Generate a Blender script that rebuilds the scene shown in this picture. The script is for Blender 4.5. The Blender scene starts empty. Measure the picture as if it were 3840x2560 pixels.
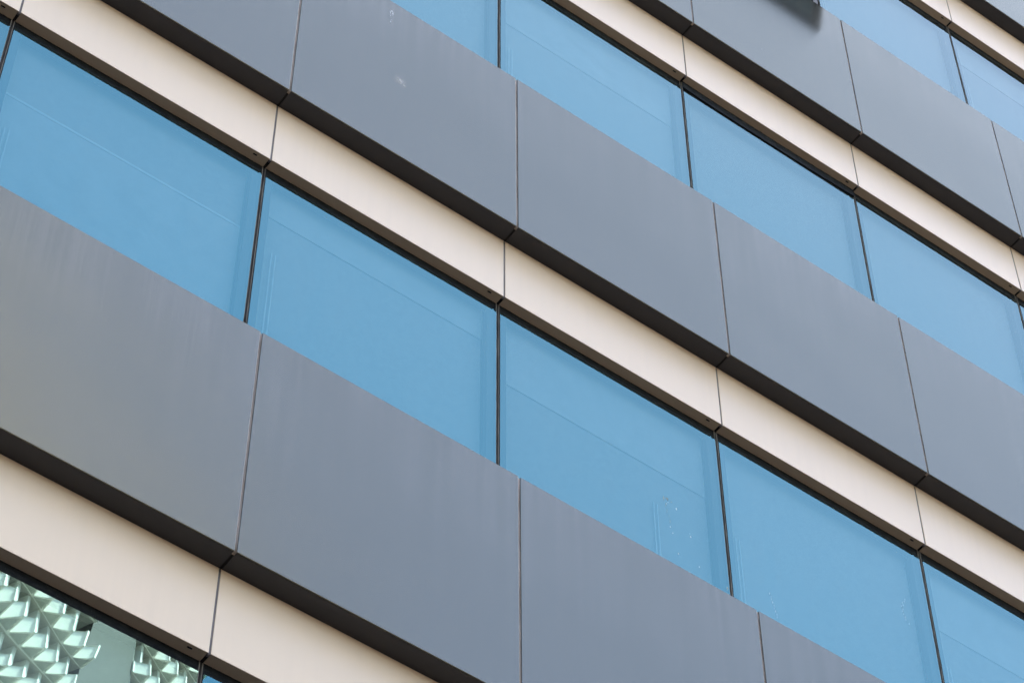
import bpy, bmesh, math, random
from mathutils import Vector, Matrix, noise
random.seed(7)
SC = bpy.context.scene
COL = SC.collection

# ------------------------------------------------------------------ camera
cam_d = bpy.data.cameras.new("camera")
cam = bpy.data.objects.new("camera", cam_d)
COL.objects.link(cam)
SC.camera = cam
Rr = Vector((0.80982, -0.58667, -0.00241))
Rd = Vector((0.47048, 0.65188, -0.59473))
Rf = Vector((0.35048, 0.48049, 0.80392))
M = Matrix((Rr, -Rd, -Rf)).transposed().to_4x4()
M.translation = Vector((-2.11187, -6.95148, 1.6))
cam.matrix_world = M
cam_d.sensor_fit = 'HORIZONTAL'
cam_d.sensor_width = 36.0
cam_d.lens = 97.674
cam_d.clip_start = 0.1
cam_d.clip_end = 4000

# ------------------------------------------------------------------ world + sun
SUN_EL, SUN_AZ = 65.0, 45.0            # azimuth from +Y towards +X
world = bpy.data.worlds.new("World")
SC.world = world
world.use_nodes = True
wn = world.node_tree
sky = wn.nodes.new('ShaderNodeTexSky')
sky.sky_type = 'NISHITA'
sky.sun_disc = False
sky.sun_elevation = math.radians(SUN_EL)
sky.sun_rotation = math.radians(SUN_AZ)
sky.air_density = 1.0
sky.dust_density = 3.6
sky.ozone_density = 1.0
bg = wn.nodes['Background']
wn.links.new(sky.outputs[0], bg.inputs[0])
bg.inputs[1].default_value = 0.10
sd = bpy.data.lights.new("sun", 'SUN')
sd.energy = 3.6
sd.angle = math.radians(0.5)
sd.color = (1.0, 0.95, 0.88)
so = bpy.data.objects.new("sun", sd)
COL.objects.link(so)
sv = Vector((math.sin(math.radians(SUN_AZ)) * math.cos(math.radians(SUN_EL)),
             math.cos(math.radians(SUN_AZ)) * math.cos(math.radians(SUN_EL)),
             math.sin(math.radians(SUN_EL))))
so.rotation_euler = sv.to_track_quat('Z', 'Y').to_euler()
so.location = sv * 200

SC.view_settings.view_transform = 'Standard'
SC.view_settings.look = 'None'
SC.view_settings.gamma = 1
SC.view_settings.exposure = 2.95
try:
    SC.view_settings.use_curve_mapping = False
except Exception:
    pass
SC.render.engine = 'CYCLES'
SC.cycles.max_bounces = 8
SC.cycles.caustics_reflective = False
SC.cycles.caustics_refractive = False
SC.cycles.transparent_max_bounces = 12

# ------------------------------------------------------------------ materials
def mat(name):
    m = bpy.data.materials.new(name)
    m.use_nodes = True
    nt = m.node_tree
    return m, nt, nt.nodes['Principled BSDF']

def N(nt, kind, **kw):
    n = nt.nodes.new(kind)
    for k, v in kw.items():
        setattr(n, k, v)
    return n

def tex(nt, scale, detail=3.0, sc3=(1, 1, 1), rough=0.55, loc=(0, 0, 0)):
    tc = N(nt, 'ShaderNodeTexCoord')
    mp = N(nt, 'ShaderNodeMapping')
    mp.inputs['Scale'].default_value = sc3
    mp.inputs['Location'].default_value = loc
    nz = N(nt, 'ShaderNodeTexNoise')
    nz.inputs['Scale'].default_value = scale
    nz.inputs['Detail'].default_value = detail
    nz.inputs['Roughness'].default_value = rough
    geo = N(nt, 'ShaderNodeNewGeometry')
    nt.links.new(geo.outputs['Position'], mp.inputs['Vector'])
    nt.links.new(mp.outputs[0], nz.inputs['Vector'])
    return nz.outputs['Fac']

def rng(nt, src, a, b, c, d):
    r = N(nt, 'ShaderNodeMapRange')
    r.inputs[1].default_value = a; r.inputs[2].default_value = b
    r.inputs[3].default_value = c; r.inputs[4].default_value = d
    nt.links.new(src, r.inputs[0])
    return r.outputs[0]

def math_(nt, op, a, b):
    n = N(nt, 'ShaderNodeMath', operation=op)
    for i, v in enumerate((a, b)):
        if isinstance(v, (int, float)):
            n.inputs[i].default_value = v
        else:
            nt.links.new(v, n.inputs[i])
    return n.outputs[0]

def mixc(nt, fac, c1, c2):
    n = N(nt, 'ShaderNodeMix', data_type='RGBA')
    if isinstance(fac, (int, float)):
        n.inputs[0].default_value = fac
    else:
        nt.links.new(fac, n.inputs[0])
    for i, c in ((6, c1), (7, c2)):
        if isinstance(c, tuple):
            n.inputs[i].default_value = (*c, 1)
        else:
            nt.links.new(c, n.inputs[i])
    return n.outputs[2]

def plain(name, col, rough=0.6, metal=0.0, var=0.06, scale=6.0, spec=0.5):
    m, nt, b = mat(name)
    f = tex(nt, scale)
    k = rng(nt, f, 0.3, 0.7, 0.0, 1.0)
    lo = tuple(c * (1 - var) for c in col)
    hi = tuple(min(1, c * (1 + var)) for c in col)
    nt.links.new(mixc(nt, k, lo, hi), b.inputs['Base Color'])
    b.inputs['Roughness'].default_value = rough
    b.inputs['Metallic'].default_value = metal
    b.inputs['Specular IOR Level'].default_value = spec
    return m

# satin grey metallic cladding: fine vertical rain streaks, dusty film
def make_grey():
    m, nt, b = mat("satin_grey_metallic_paint")
    st = tex(nt, 1.0, 5, (34, 34, 0.55), 0.65)
    st2 = tex(nt, 1.0, 3, (150, 150, 1.2), 0.6, (3, 1, 0))
    bl = tex(nt, 0.9, 3, (1, 1, 1))
    s = rng(nt, st, 0.42, 0.78, 0.0, 1.0)
    s2 = rng(nt, st2, 0.4, 0.75, 0.0, 1.0)
    b1 = rng(nt, bl, 0.35, 0.7, 0.0, 1.0)
    dust = math_(nt, 'MULTIPLY', math_(nt, 'ADD', math_(nt, 'MULTIPLY', s, 0.62), math_(nt, 'MULTIPLY', s2, 0.38)),
                 math_(nt, 'ADD', math_(nt, 'MULTIPLY', b1, 0.7), 0.3))
    # rain-washed dust runs down from the top edge of each panel
    tco = N(nt, 'ShaderNodeTexCoord')
    sx = N(nt, 'ShaderNodeSeparateXYZ')
    nt.links.new(tco.outputs['Object'], sx.inputs[0])
    wob = tex(nt, 1.0, 3, (11, 11, 0.2), 0.6, (7, 0, 0))
    top = rng(nt, math_(nt, 'ADD', sx.outputs['Z'], math_(nt, 'MULTIPLY', wob, 1.1)), 1.2, 2.25, 0.18, 1.0)
    dust = math_(nt, 'MULTIPLY', dust, top)
    oi = N(nt, 'ShaderNodeObjectInfo')
    base = mixc(nt, oi.outputs['Random'], (0.140, 0.1415, 0.1225), (0.149, 0.150, 0.130))
    col = mixc(nt, math_(nt, 'MULTIPLY', dust, 0.60), base, (0.31, 0.285, 0.26))
    nt.links.new(col, b.inputs['Base Color'])
    b.inputs['Metallic'].default_value = 0.78
    b.inputs['Specular Tint'].default_value = (0.50, 0.55, 0.55, 1)
    b.inputs['Coat Weight'].default_value = 0.06
    b.inputs['Coat Roughness'].default_value = 0.2
    nt.links.new(rng(nt, dust, 0, 1, 0.185, 0.22), b.inputs['Roughness'])
    bp = N(nt, 'ShaderNodeBump')               # slight oil-canning of the thin sheet
    bp.inputs['Strength'].default_value = 1.0
    bp.inputs['Distance'].default_value = 0.006
    nt.links.new(tex(nt, 0.9, 1.0), bp.inputs['Height'])
    nt.links.new(bp.outputs[0], b.inputs['Normal'])
    return m

def make_cream():
    m, nt, b = mat("cream_powder_coat")
    st = tex(nt, 1.0, 4, (22, 22, 0.7), 0.6)
    bl = tex(nt, 1.3, 3)
    k = math_(nt, 'MULTIPLY', rng(nt, st, 0.4, 0.75, 0, 1), rng(nt, bl, 0.35, 0.7, 0.2, 1))
    oi = N(nt, 'ShaderNodeObjectInfo')
    base = mixc(nt, oi.outputs['Random'], (0.815, 0.615, 0.415), (0.83, 0.632, 0.435))
    col = mixc(nt, math_(nt, 'MULTIPLY', k, 0.16), base, (0.62, 0.47, 0.34))
    nt.links.new(col, b.inputs['Base Color'])
    b.inputs['Roughness'].default_value = 0.36
    b.inputs['Specular IOR Level'].default_value = 0.6
    return m

def make_glass(name, refl=0.188, warp=0.0, warp_scale=1.0, trans=(0.52, 0.57, 0.58), tint=(0.18, 0.88, 0.96), rise=2.3):
    m = bpy.data.materials.new(name)
    m.use_nodes = True
    nt = m.node_tree
    nt.nodes.clear()
    out = N(nt, 'ShaderNodeOutputMaterial')
    mix = N(nt, 'ShaderNodeMixShader')
    gl = N(nt, 'ShaderNodeBsdfGlossy')
    gl.inputs['Roughness'].default_value = 0.0
    tr = N(nt, 'ShaderNodeBsdfTransparent')
    tr.inputs['Color'].default_value = (*trans, 1)
    # reflective coating: rises towards grazing angles
    lw = N(nt, 'ShaderNodeFresnel')
    lw.inputs['IOR'].default_value = 1.5
    cc = N(nt, 'ShaderNodeCombineColor')
    nt.links.new(math_(nt, 'ADD', math_(nt, 'MULTIPLY', lw.outputs[0], rise), tint[0]), cc.inputs[0])
    cc.inputs[1].default_value = tint[1]
    cc.inputs[2].default_value = tint[2]
    nt.links.new(cc.outputs[0], gl.inputs['Color'])
    oi = N(nt, 'ShaderNodeObjectInfo')          # coating differs a little from pane to pane
    nt.links.new(rng(nt, oi.outputs['Random'], 0, 1, refl * 0.965, refl * 1.035), mix.inputs[0])
    nt.links.new(tr.outputs[0], mix.inputs[1])
    # thin film of dust over the glass
    df = N(nt, 'ShaderNodeBsdfDiffuse')
    df.inputs['Color'].default_value = (0.55, 0.53, 0.5, 1)
    mx2 = N(nt, 'ShaderNodeMixShader')
    du = math_(nt, 'MULTIPLY', rng(nt, tex(nt, 1.0, 4, (9, 9, 0.8), 0.6), 0.42, 0.8, 0.0, 1.0),
               rng(nt, tex(nt, 1.4, 2), 0.35, 0.7, 0.1, 1.0))
    nt.links.new(math_(nt, 'ADD', math_(nt, 'MULTIPLY', du, 0.035), 0.006), mx2.inputs[0])
    nt.links.new(gl.outputs[0], mix.inputs[2])
    nt.links.new(mix.outputs[0], mx2.inputs[1])
    nt.links.new(df.outputs[0], mx2.inputs[2])
    nt.links.new(mx2.outputs[0], out.inputs[0])
    if warp:
        bp = N(nt, 'ShaderNodeBump')
        bp.inputs['Strength'].default_value = 1.0
        bp.inputs['Distance'].default_value = warp
        nt.links.new(tex(nt, warp_scale, 1.0), bp.inputs['Height'])
        nt.links.new(bp.outputs[0], gl.inputs['Normal'])
    return m

def make_ground(name, c1, c2, sc):
    m, nt, b = mat(name)
    nt.links.new(mixc(nt, rng(nt, tex(nt, sc, 6), 0.35, 0.65, 0, 1), c1, c2), b.inputs['Base Color'])
    b.inputs['Roughness'].default_value = 0.9
    return m

def make_gasket():
    m, nt, b = mat("dusty_black_rubber")
    f = tex(nt, 60, 5, (0.4, 1, 1))
    f2 = tex(nt, 260, 2)
    c = mixc(nt, rng(nt, f, 0.4, 0.75, 0, 0.8), (0.006, 0.0075, 0.009), (0.026, 0.028, 0.025))
    c = mixc(nt, rng(nt, f2, 0.66, 0.75, 0, 0.7), c, (0.15, 0.15, 0.13))
    nt.links.new(c, b.inputs['Base Color'])
    b.inputs['Roughness'].default_value = 0.8
    b.inputs['Specular IOR Level'].default_value = 0.15
    return m

def make_silicone(name, lo, hi, sc=18):
    m, nt, b = mat(name)
    f = tex(nt, 1.0, 4, (sc * 3, sc * 3, sc * 0.35))
    nt.links.new(mixc(nt, rng(nt, f, 0.35, 0.7, 0, 1), lo, hi), b.inputs['Base Color'])
    b.inputs['Roughness'].default_value = 0.7
    b.inputs['Specular IOR Level'].default_value = 0.25
    return m

CLEAR = bpy.data.materials.new("clear_glass_inner_face")
CLEAR.use_nodes = True
CLEAR.node_tree.nodes.clear()
_o = CLEAR.node_tree.nodes.new('ShaderNodeOutputMaterial')
_t = CLEAR.node_tree.nodes.new('ShaderNodeBsdfTransparent')
_t.inputs[0].default_value = (0.93, 0.96, 0.95, 1)
CLEAR.node_tree.links.new(_t.outputs[0], _o.inputs[0])
GREY = make_grey()
CREAM = make_cream()
GLASS = make_glass("blue_coated_glass")
GLASSW = make_glass("blue_coated_glass_wavy", refl=0.30, warp=0.0021, warp_scale=1.2, tint=(0.58, 0.97, 0.92), rise=0.6)
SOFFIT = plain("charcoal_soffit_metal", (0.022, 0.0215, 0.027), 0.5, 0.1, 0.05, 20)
GASKET = make_gasket()
SIL_G = make_silicone("grey_silicone", (0.23, 0.185, 0.15), (0.38, 0.315, 0.265))
SIL_C = make_silicone("mauve_grey_silicone", (0.17, 0.15, 0.142), (0.27, 0.24, 0.23))
SIL_D = make_silicone("brown_black_silicone", (0.018, 0.015, 0.013), (0.075, 0.062, 0.052))
DARK = plain("black_joint_void", (0.008, 0.007, 0.007), 0.9)
LIP = make_silicone("tan_seal_lip", (0.10, 0.085, 0.065), (0.30, 0.26, 0.20))
FRIT = plain("dark_edge_frame", (0.010, 0.012, 0.014), 0.6)
BLIND = plain("pale_blind_fabric", (0.36, 0.35, 0.34), 0.9, 0, 0.04, 30)
PELMET = plain("white_blind_pelmet", (0.41, 0.41, 0.405), 0.8)
RAIL = plain("aluminium_guide_rail", (0.50, 0.50, 0.50), 0.6)
ROOMW = plain("interior_plaster", (0.5, 0.48, 0.45), 0.9)
WALLM = plain("building_core_grey", (0.30, 0.30, 0.31), 0.7)
DROP = plain("dried_white_dropping", (0.62, 0.62, 0.60), 0.8, 0, 0.15, 300)
DIRT = plain("olive_dirt_smear", (0.26, 0.26, 0.20), 0.9, 0, 0.2, 200)
FRAMEM = plain("black_vent_frame", (0.05, 0.052, 0.05), 0.5)

# ------------------------------------------------------------------ mesh helpers
def bm_box(bm, x0, x1, y0, y1, z0, z1):
    v = [bm.verts.new(p) for p in ((x0, y0, z0), (x1, y0, z0), (x1, y1, z0), (x0, y1, z0),
                                   (x0, y0, z1), (x1, y0, z1), (x1, y1, z1), (x0, y1, z1))]
    fs = []
    for q in ((0, 3, 2, 1), (4, 5, 6, 7), (0, 1, 5, 4), (1, 2, 6, 5), (2, 3, 7, 6), (3, 0, 4, 7)):
        fs.append(bm.faces.new([v[i] for i in q]))
    return v, fs

def finish(name, bm, m, parent=None, bevel=0.0, seg=2, smooth=False):
    if bevel:
        bmesh.ops.bevel(bm, geom=bm.edges[:], offset=bevel, segments=seg, affect='EDGES', profile=0.5)
    bmesh.ops.recalc_face_normals(bm, faces=bm.faces[:])
    me = bpy.data.meshes.new(name)
    bm.to_mesh(me)
    bm.free()
    if smooth:
        for p in me.polygons:
            p.use_smooth = True
    me.materials.append(m)
    o = bpy.data.objects.new(name, me)
    COL.objects.link(o)
    if parent:
        o.parent = parent
    return o

def box(name, m, parent, x0, x1, y0, y1, z0, z1, bevel=0.0):
    bm = bmesh.new()
    bm_box(bm, x0, x1, y0, y1, z0, z1)
    return finish(name, bm, m, parent, bevel)

def clone(o, parent, loc=None):
    c = o.copy()
    COL.objects.link(c)
    c.parent = parent
    if loc is not None:
        c.location = loc
    return c

def clone_tree(o, parent, loc=None):
    c = clone(o, parent, loc)
    for ch in list(o.children):
        clone(ch, c)
    return c

# ------------------------------------------------------------------ facade dimensions (metres)
W = 1.5
ZG = [10.5777, 14.3307, 18.0955, 21.8685]        # bottom edge of each grey band
ZG = [10.5777 - 3.753] + ZG                       # one storey lower, out of frame
GT = 1.574                                        # grey band height
YC, YS, YG = 0.1235, 0.193, 0.178                 # cream plane, soffit back, glass plane
ZCB, ZGL = -0.5265, -0.594                        # cream bottom, top edge of glass
K0, K1 = -2, 9                                    # modules along the facade
X0, X1 = K0 * W, K1 * W

bld = bpy.data.objects.new("office_building", None)
COL.objects.link(bld)
bld["label"] = "office building with grey metal bands, cream fascia strips and blue reflective ribbon windows"
bld["category"] = "building"

# building mass behind the cladding: slabs, room backs, and plain mass above and below
def build_core():
    bm = bmesh.new()
    zlow, zhigh = ZG[0] + 0.01, ZG[-1] + 3.0
    bm_box(bm, X0 - 30, X1 + 40, 0.12, 18, 0, zlow - 0.02)
    bm_box(bm, X0 - 30, X1 + 40, 0.12, 18, zhigh, zhigh + 34)  # unseen upper mass, made this tall so its shadow darkens the street
    bm_box(bm, X0 - 30, X1 + 40, 2.4, 18, zlow, zhigh - 0.002)
    bm_box(bm, X0 - 30, X0 - 0.02, 0.0, 2.398, zlow, zhigh - 0.004)
    bm_box(bm, X1 + 0.02, X1 + 40, 0.0, 2.398, zlow, zhigh - 0.004)
    return finish("wall", bm, WALLM, bld)
build_core()
for z in ZG:
    box("floor_slab", ROOMW, bld, X0, X1, 0.262, 2.39, z - 0.34, z + 1.05)

# ------------------------------------------------------------------ one cladding module of each kind
G = 0.0065                                        # half joint width
# grey panel: folded cassette (front sheet, sill return, side returns)
bm = bmesh.new()
prof = [(0.0, 0.0), (0.0, GT), (0.25, GT + 0.004)]
bm_box(bm, G, W - G, 0.0, 0.007, 0.0, GT)
panel = finish("grey_panel", bm, GREY, bld, 0.0022, 2)
sill = box("sill_return", GREY, panel, G, W - G, 0.0075, 0.25, GT - 0.008, GT - 0.002)
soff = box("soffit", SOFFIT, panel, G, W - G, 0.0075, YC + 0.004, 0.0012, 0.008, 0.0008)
# cream panel with folded underside
bm = bmesh.new()
bm_box(bm, G - 0.001, W - G + 0.001, YC, YC + 0.006, ZCB, 0.06)
cream = finish("cream_panel", bm, CREAM, bld, 0.002, 2)
bm = bmesh.new()
v, fs = bm_box(bm, G + 0.002, W - G - 0.002, YC + 0.0065, YS, ZCB + 0.0012, ZCB + 0.006)
for q in v:
    if q.co.y > YC + 0.03:
        q.co.z += 0.004
under = finish("underside_return", bm, CREAM, cream, 0.0006)
slot = box("weep_slot", DARK, cream, W - 0.096, W - 0.073, YC + 0.019, YC + 0.026, ZCB - 0.0006, ZCB + 0.0016)
# window: pane, head gasket, dark frame seen through the edges, blind gear inside
XG = -0.0018
GP = 0.0125
def make_window(glass, ped, blind_w, style=0, name="window"):
    zb = GT - 3.753 - 0.12
    bm = bmesh.new()
    bm_box(bm, XG + GP, XG + W - GP, YG, YG + 0.012, zb, ZGL)
    w = finish(name, bm, glass, bld)
    w.data.materials.append(CLEAR)
    for p in w.data.polygons:
        p.material_index = 0 if p.normal.y < -0.9 else 1
    for x in (XG + 0.002, XG + W - 0.062):
        box("edge_frame", FRIT, w, x, x + 0.060, YG + 0.016, YG + 0.06, zb, ZGL - 0.002)
    a, b = blind_w
    if style == 0:                                # shallow pelmet over a full blind
        box("blind_pelmet", PELMET, w, 0.064, W - 0.064, 0.2465, 0.2515, ZGL - ped, ZGL + 0.24)
        box("roller_blind", BLIND, w, 0.064, W - 0.064, 0.252, 0.257, zb, ZGL + 0.24)
    elif style == 1:                              # blind with a pale hem bar
        box("roller_blind", BLIND, w, 0.064, W - 0.064, 0.252, 0.257, zb, ZGL + 0.24)
        box("hem_bar", RAIL, w, 0.064, W - 0.064, 0.2455, 0.2515, ZGL - ped - 0.02, ZGL - ped)
        box("lower_blind", PELMET, w, 0.064, W - 0.064, 0.2475, 0.2515, zb, ZGL - ped - 0.021)
    else:
        box("roller_blind", BLIND, w, 0.064, W - 0.064, 0.252, 0.257, zb, ZGL + 0.24)
    for x in (a, a + 0.024) * (a > 0) + ((W - b, W - b - 0.024) if b > 0 else ()):
        box("guide_rail", RAIL, w, x, x + 0.008, 0.241, 0.2453, zb, ZGL - 0.3 - ped)
    return w

def gasket_mesh(sag):
    bm = bmesh.new()
    n = 40
    rows = []
    for i in range(n + 1):
        t = i / n
        x = 0.004 + (W - 0.008) * t
        w1 = 0.0025 * noise.noise(Vector((x * 9, sag * 7, 1)))
        s = sag * (0.012 + 0.03 * math.sin(math.pi * min(1, t * 1.1)) ** 0.6)
        zt = ZCB + 0.004 - (s * 0.45 if sag else 0)
        zb = ZGL - 0.006 - s * 0.6 + w1
        yf = 0.1885 - sag * 0.016
        rows.append([bm.verts.new(p) for p in ((x, yf, zt), (x, yf - (0.0015), zb), (x, yf + 0.03, zb), (x, yf + 0.03, zt))])
    for a, b in zip(rows, rows[1:]):
        for j in range(4):
            bm.faces.new((a[j], a[(j + 1) % 4], b[(j + 1) % 4], b[j]))
    bm.faces.new(rows[0]); bm.faces.new(rows[-1][::-1])
    return bm

# joints
def sealant(name, m, h0, h1, y, hw):
    bm = bmesh.new()
    n = 24
    rows = []
    for i in range(n + 1):
        z = h0 + (h1 - h0) * i / n
        jx = 0.0007 * noise.noise(Vector((z * 6, y * 30, 2)))
        d = 0.0012 * noise.noise(Vector((z * 4, 9, y)))
        rows.append([bm.verts.new(p) for p in ((-hw, y - 0.001 + d, z), (-hw * 0.35 + jx, y + 0.002 + d, z),
                                               (hw * 0.4 + jx, y + 0.0022 + d, z), (hw, y - 0.0004 + d, z), (hw, y + 0.02, z), (-hw, y + 0.02, z))])
    for a, b in zip(rows, rows[1:]):
        for j in range(6):
            bm.faces.new((a[j], a[(j + 1) % 6], b[(j + 1) % 6], b[j]))
    bm.faces.new(rows[0]); bm.faces.new(rows[-1][::-1])
    return finish(name, bm, m, bld, 0, 2, True)

jg = sealant("panel_sealant", SIL_G, 0.0, GT - 0.006, 0.0042, G + 0.0006)
jc = sealant("fascia_sealant", SIL_C, ZCB, -0.002, YC + 0.0042, G - 0.0004)
jsof = box("joint_gap", DARK, bld, -G - 0.002, G + 0.002, 0.02, YC + 0.003, 0.006, 0.012)
jund = box("joint_gap", DARK, bld, -G - 0.004, G + 0.004, YC + 0.02, YS + 0.002, ZCB + 0.008, ZCB + 0.016)
# glass joint: dark bedding with a brown bead and two seal lips
zb = GT - 3.753 - 0.12
gj = sealant("glazing_joint", SIL_D, zb, ZCB - 0.002, YG + 0.0075, GP + 0.001)
lipL = box("seal_lip", LIP, gj, -GP + 0.0004, -GP + 0.0024, YG + 0.001, YG + 0.016, zb, ZCB - 0.004)
lipR = box("seal_lip", LIP, gj, GP - 0.0085, GP - 0.0062, YG + 0.0015, YG + 0.016, zb, ZCB - 0.004)
slit = box("dark_slit", DARK, gj, GP - 0.0060, GP - 0.0008, YG + 0.003, YG + 0.016, zb, ZCB - 0.006)

# ------------------------------------------------------------------ lay the modules out
protos = [panel, cream, jg, jc, jsof, jund, gj]
panel["group"] = "grey cladding panels"
cream["group"] = "cream fascia panels"
grey_at, cream_at, win_at = {}, {}, {}
for s, z in enumerate(ZG):
    for k in range(K0, K1):
        d = Vector((k * W, 0, z))
        p = clone_tree(panel, bld, d)
        grey_at[(k, s)] = p
        c = clone_tree(cream, bld, d)
        cream_at[(k, s)] = c
        clone(jg, bld, d); clone(jc, bld, d); clone(jsof, bld, d); clone(jund, bld, d)
        clone_tree(gj, bld, d + Vector((XG, 0, 0)))
        if s == 0:
            continue
        if (k, s) == (3, 4):
            continue
        r = random.random()
        rails = {(1, 2): (0.125, 0), (2, 2): (0, 0.42)}.get((k, s), (0.11 + 0.02 * random.random() if random.random() < 0.3 else 0, 0))
        ped = {(0, 2): 0.46, (1, 2): 0.24, (2, 2): 0.5}.get((k, s), 0.10 + 0.5 * r)
        style = {(0, 1): 2, (0, 2): 1, (1, 2): 0, (2, 2): 0, (3, 2): 2, (2, 3): 0}.get((k, s), random.choice((0, 2, 2, 2)))
        w = make_window(GLASSW if (k, s) == (0, 1) else GLASS, ped, rails, style)
        w.location = d
        win_at[(k, s)] = w
        sag = 1.0 if (k, s) == (3, 3) else 0.0
        g = finish("head_gasket", gasket_mesh(sag), GASKET, w)
for o in protos:
    for ch in list(o.children):
        bpy.data.objects.remove(ch)
    bpy.data.objects.remove(o)

# open top-hung vent in the top band
def open_vent():
    s, k = 4, 3
    z = ZG[s]
    zb_ = GT - 3.753 - 0.1
    e = bpy.data.objects.new("open_window", None)
    COL.objects.link(e); e.parent = bld
    e.location = (k * W, 0, z)
    e["label"] = "open top-hung window tilted outwards"
    bm = bmesh.new()
    for x in (0.012, W - 0.062):
        bm_box(bm, x, x + 0.05, YG, YG + 0.09, zb_, ZGL)
        bm_box(bm, x + (0.006 if x < 1 else -0.006) , x + 0.05 + (0.006 if x < 1 else -0.006), YG + 0.0905, YG + 0.15, zb_, ZGL - 0.01)
    bm_box(bm, 0.0625, W - 0.0625, YG, YG + 0.09, ZGL - 0.06, ZGL - 0.001)
    finish("frame", bm, FRAMEM, e, 0.002, 1)
    # sash tilted about its top edge
    top = Vector((0, YG - 0.01, ZGL - 0.015))
    bot = Vector((0, -0.205, (ZG[3] + 1.632) - z))
    ln = (bot - top).length
    ax = (bot - top).normalized()
    ny = Vector((1, 0, 0)).cross(ax).normalized()
    def place(bm):
        for v in bm.verts:
            p = v.co.copy()
            v.co = top + Vector((p.x, 0, 0)) + ax * p.z + ny * p.y
        return bm
    a, b = 0.03, W - 0.035
    bm = bmesh.new()
    bm_box(bm, a, a + 0.055, -0.0255, 0.0255, 0, ln)
    bm_box(bm, b - 0.055, b, -0.0255, 0.0255, 0, ln)
    bm_box(bm, a + 0.0555, b - 0.0555, -0.025, 0.025, 0, 0.055)
    bm_box(bm, a + 0.0555, b - 0.0555, -0.025, 0.025, ln - 0.055, ln)
    sash = finish("sash", place(bm), FRAMEM, e)
    bm = bmesh.new()
    bm_box(bm, a + 0.05, b - 0.05, -0.006, 0.006, 0.05, ln - 0.05)
    finish("sash_glass", place(bm), make_glass("dark_sash_glass", refl=0.05, trans=(0.32, 0.35, 0.34)), sash)
    bm = bmesh.new()
    bm_box(bm, 0.07, W - 0.07, YG + 0.16, 1.6, ZGL - 0.01, ZGL)
    finish("vent_recess", bm, FRAMEM, e)
    box("inner_lining", FRAMEM, e, 0.07, W - 0.07, 0.30, 0.32, zb_, ZGL - 0.02)
    g = finish("head_gasket", gasket_mesh(0.0), GASKET, e)
open_vent()

# ------------------------------------------------------------------ dirt marks with a shape of their own
def make_smudge():
    m = bpy.data.materials.new("soft_pale_smudge")
    m.use_nodes = True
    nt = m.node_tree
    b = nt.nodes['Principled BSDF']
    b.inputs['Base Color'].default_value = (0.66, 0.62, 0.56, 1)
    b.inputs['Roughness'].default_value = 0.8
    geo = N(nt, 'ShaderNodeNewGeometry')
    mp = N(nt, 'ShaderNodeMapping')
    mp.inputs['Location'].default_value = (-2.185 / 0.05, 0, -15.08 / 0.07)
    mp.inputs['Scale'].default_value = (1 / 0.05, 0, 1 / 0.07)
    nt.links.new(geo.outputs['Position'], mp.inputs[0])
    gr = N(nt, 'ShaderNodeTexGradient', gradient_type='SPHERICAL')
    nt.links.new(mp.outputs[0], gr.inputs[0])
    nz = tex(nt, 26, 4)
    nt.links.new(math_(nt, 'MULTIPLY', math_(nt, 'MULTIPLY', gr.outputs['Fac'], 0.9), rng(nt, nz, 0.4, 0.62, 0.25, 1)), b.inputs['Alpha'])
    return m
SMUDGE = make_smudge()

def blob(bm, x, z, y, rx, rz, seed, th=0.0012, n=14, skew=0.0):
    c = bm.verts.new((x, y - th, z))
    ring = []
    for i in range(n):
        a = 2 * math.pi * i / n
        r = 1 + 0.55 * noise.noise(Vector((math.cos(a) * 1.7 + seed, math.sin(a) * 1.7, seed)))
        ring.append(bm.verts.new((x + 0.8 * rx * r * math.cos(a) + skew * math.sin(a) * rz, y + 0.0005, z + rz * r * math.sin(a))))
    for i in range(n):
        bm.faces.new((c, ring[i], ring[(i + 1) % n]))

def mark(name, m, parent, pts, y, seed=1):
    bm = bmesh.new()
    o = parent.location
    for i, (x, z, rx, rz) in enumerate(pts):
        blob(bm, x - o.x, z - o.z, y, rx, rz, seed + i * 3.7)
    return finish(name, bm, m, parent)

w23 = win_at[(2, 2)]
for i_, p_ in enumerate([(4.160, 12.888, .006, .010), (4.109, 12.708, .004, .006), (4.123, 12.667, .0045, .006),
     (4.151, 12.522, .006, .009), (4.287, 12.510, .0045, .007), (4.245, 12.719, .005, .011), (4.241, 12.744, .003, .004),
     (4.105, 12.905, .006, .004), (4.096, 12.888, .003, .010)]):
    mark('bird_dropping', DROP, w23, [p_], YG, 1 + i_ * 3.7)
mark("dirt_smear", DIRT, w23, [(4.077, 12.920, .006, .022), (4.100, 12.930, .014, .010), (4.128, 12.922, .008, .006),
     (4.088, 12.870, .003, .022), (4.094, 12.830, .0028, .022), (4.110, 12.752, .003, .024), (4.104, 12.79, .002, .014)], YG)
mark("dirt_smear", DIRT, w23, [(4.470, 12.462, .008, .016)], YG, 5)
w33 = win_at[(3, 2)]
pts = []
for i in range(9):
    t = i / 8
    pts.append((4.769 + 0.037 * t + 0.003 * math.sin(i * 2.1), 12.620 - 0.164 * t, 0.0022 + 0.0016 * (i % 3 == 0), 0.010))
mark("bird_dropping", DROP, w33, pts, YG, 11)
pts = []
for i in range(11):
    t = i / 10
    pts.append((5.806 - 0.035 * math.sin(t * 3.0) + 0.006 * math.sin(i * 2.7), 13.25 - 0.20 * t, 0.003, 0.010))
mark("bird_dropping", plain("faint_white_dropping", (0.5, 0.55, 0.55), 0.8, 0, .2, 200), w33, pts, YG, 31)
g12 = grey_at[(1, 2)]
g12['label'] = 'grey panel with a white dropping and a pale smudge'
win_at[(0, 1)]['label'] = 'window pane mirroring a pale green tower'
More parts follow.
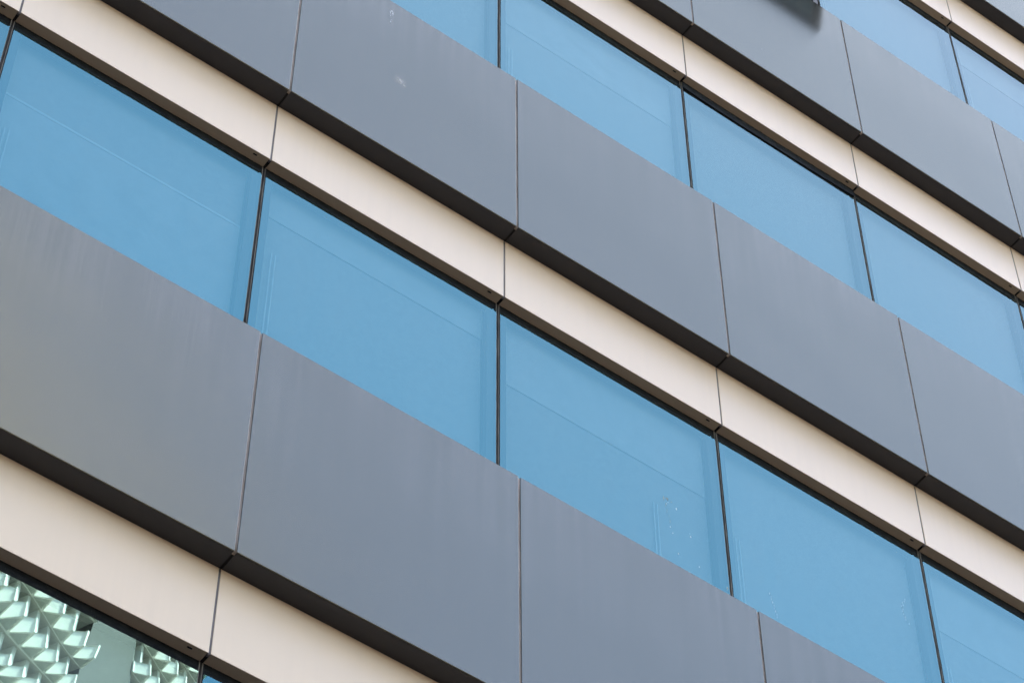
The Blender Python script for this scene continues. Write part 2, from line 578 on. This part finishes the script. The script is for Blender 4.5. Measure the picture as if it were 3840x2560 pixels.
mark("bird_dropping", DROP, g12, [(2.100, 15.79, .008, .007), (2.090, 15.765, .003, .02), (2.108, 15.765, .0035, .016),
     (2.094, 15.735, .002, .012), (2.096, 15.665, .004, .010), (2.099, 15.69, .002, .006)], -0.0006, 41)
mark("pale_smudge", SMUDGE, g12,
     [(2.185, 15.08, .055, .075)], -0.0006, 51)
mark("dark_scuff", FRAMEM, grey_at[(3, 3)], [(5.123, 18.359, .0035, .007), (5.119, 18.364, .002, .003)], -0.0006, 61)

# ------------------------------------------------------------------ tower across the street (seen mirrored in the panes)
def tower():
    e = bpy.data.objects.new("patterned_tower", None)
    COL.objects.link(e)
    e["label"] = "tall pale tower with rows of triangular bays, mirrored in the lowest left window"
    e["category"] = "tower"
    e.location = (37.49, -70.88, 0)
    e.rotation_euler = (0, 0, math.atan2(-0.49, 0.87))
    white = plain("white_tower_cladding", (0.88, 0.86, 0.79), 0.5)
    grey = plain("pale_grey_tower_soffit", (0.50, 0.48, 0.44), 0.7)
    teal = plain("teal_tower_glass", (0.07, 0.08, 0.074), 0.3, 0, 0.2, 1.0)
    mid = plain("pale_teal_glazing", (0.42, 0.43, 0.39), 0.3, 0, 0.1, 2.0)
    H, FH, L, P = 96.0, 2.5, 34.0, 0.80
    # local: x along facade (0 at right end, negative left), y towards our facade, z up
    box("wall", grey, e, -L, 0, -16, -0.6, 0, H)
    box("roof_parapet", white, e, -L - .05, .05, -16.05, -0.1, H + .002, H + 1.1)
    nfl = int(H / FH)
    blank = (-9.4, -5.7)
    first = None
    for f in range(nfl):
        z = f * FH
        if first is None:
            # bays: zig-zag prisms, a bright face and a glazed face, thin pale edges
            bw, bt, be, bs, wn_, pr, bk = (bmesh.new() for _ in range(7))
            n = int(L / P)
            for i in range(n):
                xa, xb = -L + i * P, -L + (i + 1) * P
                xm = xa + P * 0.64
                inb = blank[0] < (xa + xb) / 2 < blank[1]
                if not inb:
                    y0, y1, zh = 0.26, 0.92, 0.68
                    v = [bw.verts.new(p) for p in ((xa, y0, 0), (xm, y1, 0), (xm, y1, zh), (xa, y0, zh))]
                    bw.faces.new(v)
                    v = [bt.verts.new(p) for p in ((xm, y1, 0), (xb, y0, 0), (xb, y0, zh), (xm, y1, zh))]
                    bt.faces.new(v)
                    v = [bt.verts.new(p) for p in ((xa + .06, y0, -0.002), (xb - .06, y0, -0.002), (xm, y1 - .08, -0.002))]
                    bt.faces.new(v)
                    for (pa, pb) in (((xa, y0), (xm, y1)), ((xm, y1), (xb, y0)), ((xa, y0), (xb, y0))):
                        dx, dy = pb[0] - pa[0], pb[1] - pa[1]
                        l = math.hypot(dx, dy); nx, ny = -dy / l * .03, dx / l * .03
                        for zz in (-0.05, zh):
                            v = [be.verts.new(p) for p in ((pa[0] - nx, pa[1] - ny, zz), (pb[0] - nx, pb[1] - ny, zz), (pb[0] + nx, pb[1] + ny, zz), (pa[0] + nx, pa[1] + ny, zz))]
                            be.faces.new(v)
                    bm_box(wn_, xa + .2, xb - .2, -0.595, -0.5, zh + .1, FH - .15)
                    bm_box(pr, xa - .10, xa + .10, -0.495, 0.14, zh, FH - .01)
                    for (px_, py_, zz) in ((xm, y1, 0), (xa, y0, 0)):
                        bm_box(be, px_ - .05, px_ + .05, py_ - .03, py_ + .05, 0, zh)
                    bm_box(bs, xa, xb, -0.6, 0.255, 0, 0.67)
                else:
                    bm_box(bk, xa, xb, -0.6, 0.2, 0, FH)
            first = [finish("bay_face", bw, white, e), finish("bay_glazing", bt, mid, e), finish("bay_edge", be, white, e),
                     finish("spandrel", bs, grey, e), finish("window_band", wn_, teal, e), finish("pier_row", pr, white, e),
                     finish("blank_panel", bk, plain("grey_green_tower_panel", (0.070, 0.070, 0.062), 0.6, 0, 0.16, 0.35), e)]
        else:
            for o in first:
                clone(o, e, Vector((0, 0, z)))
tower()

# ------------------------------------------------------------------ ground
def ground():
    g = box("ground", make_ground("ground_earth", (0.04, 0.038, 0.035), (0.055, 0.052, 0.047), 0.05), None, -900, 900, -900, 900, -0.5, -0.004)
    g["kind"] = "structure"
    s = box("street", make_ground("asphalt", (0.045, 0.044, 0.042), (0.06, 0.058, 0.055), 2.0), None, -120, 160, -22, -9, -0.1, 0.0)
    s["kind"] = "structure"
    p = box("pavement", make_ground("paving", (0.06, 0.056, 0.051), (0.08, 0.075, 0.068), 1.5), None, -120, 160, -9, 0.118, -0.1, 0.12)
    p["kind"] = "structure"
ground()
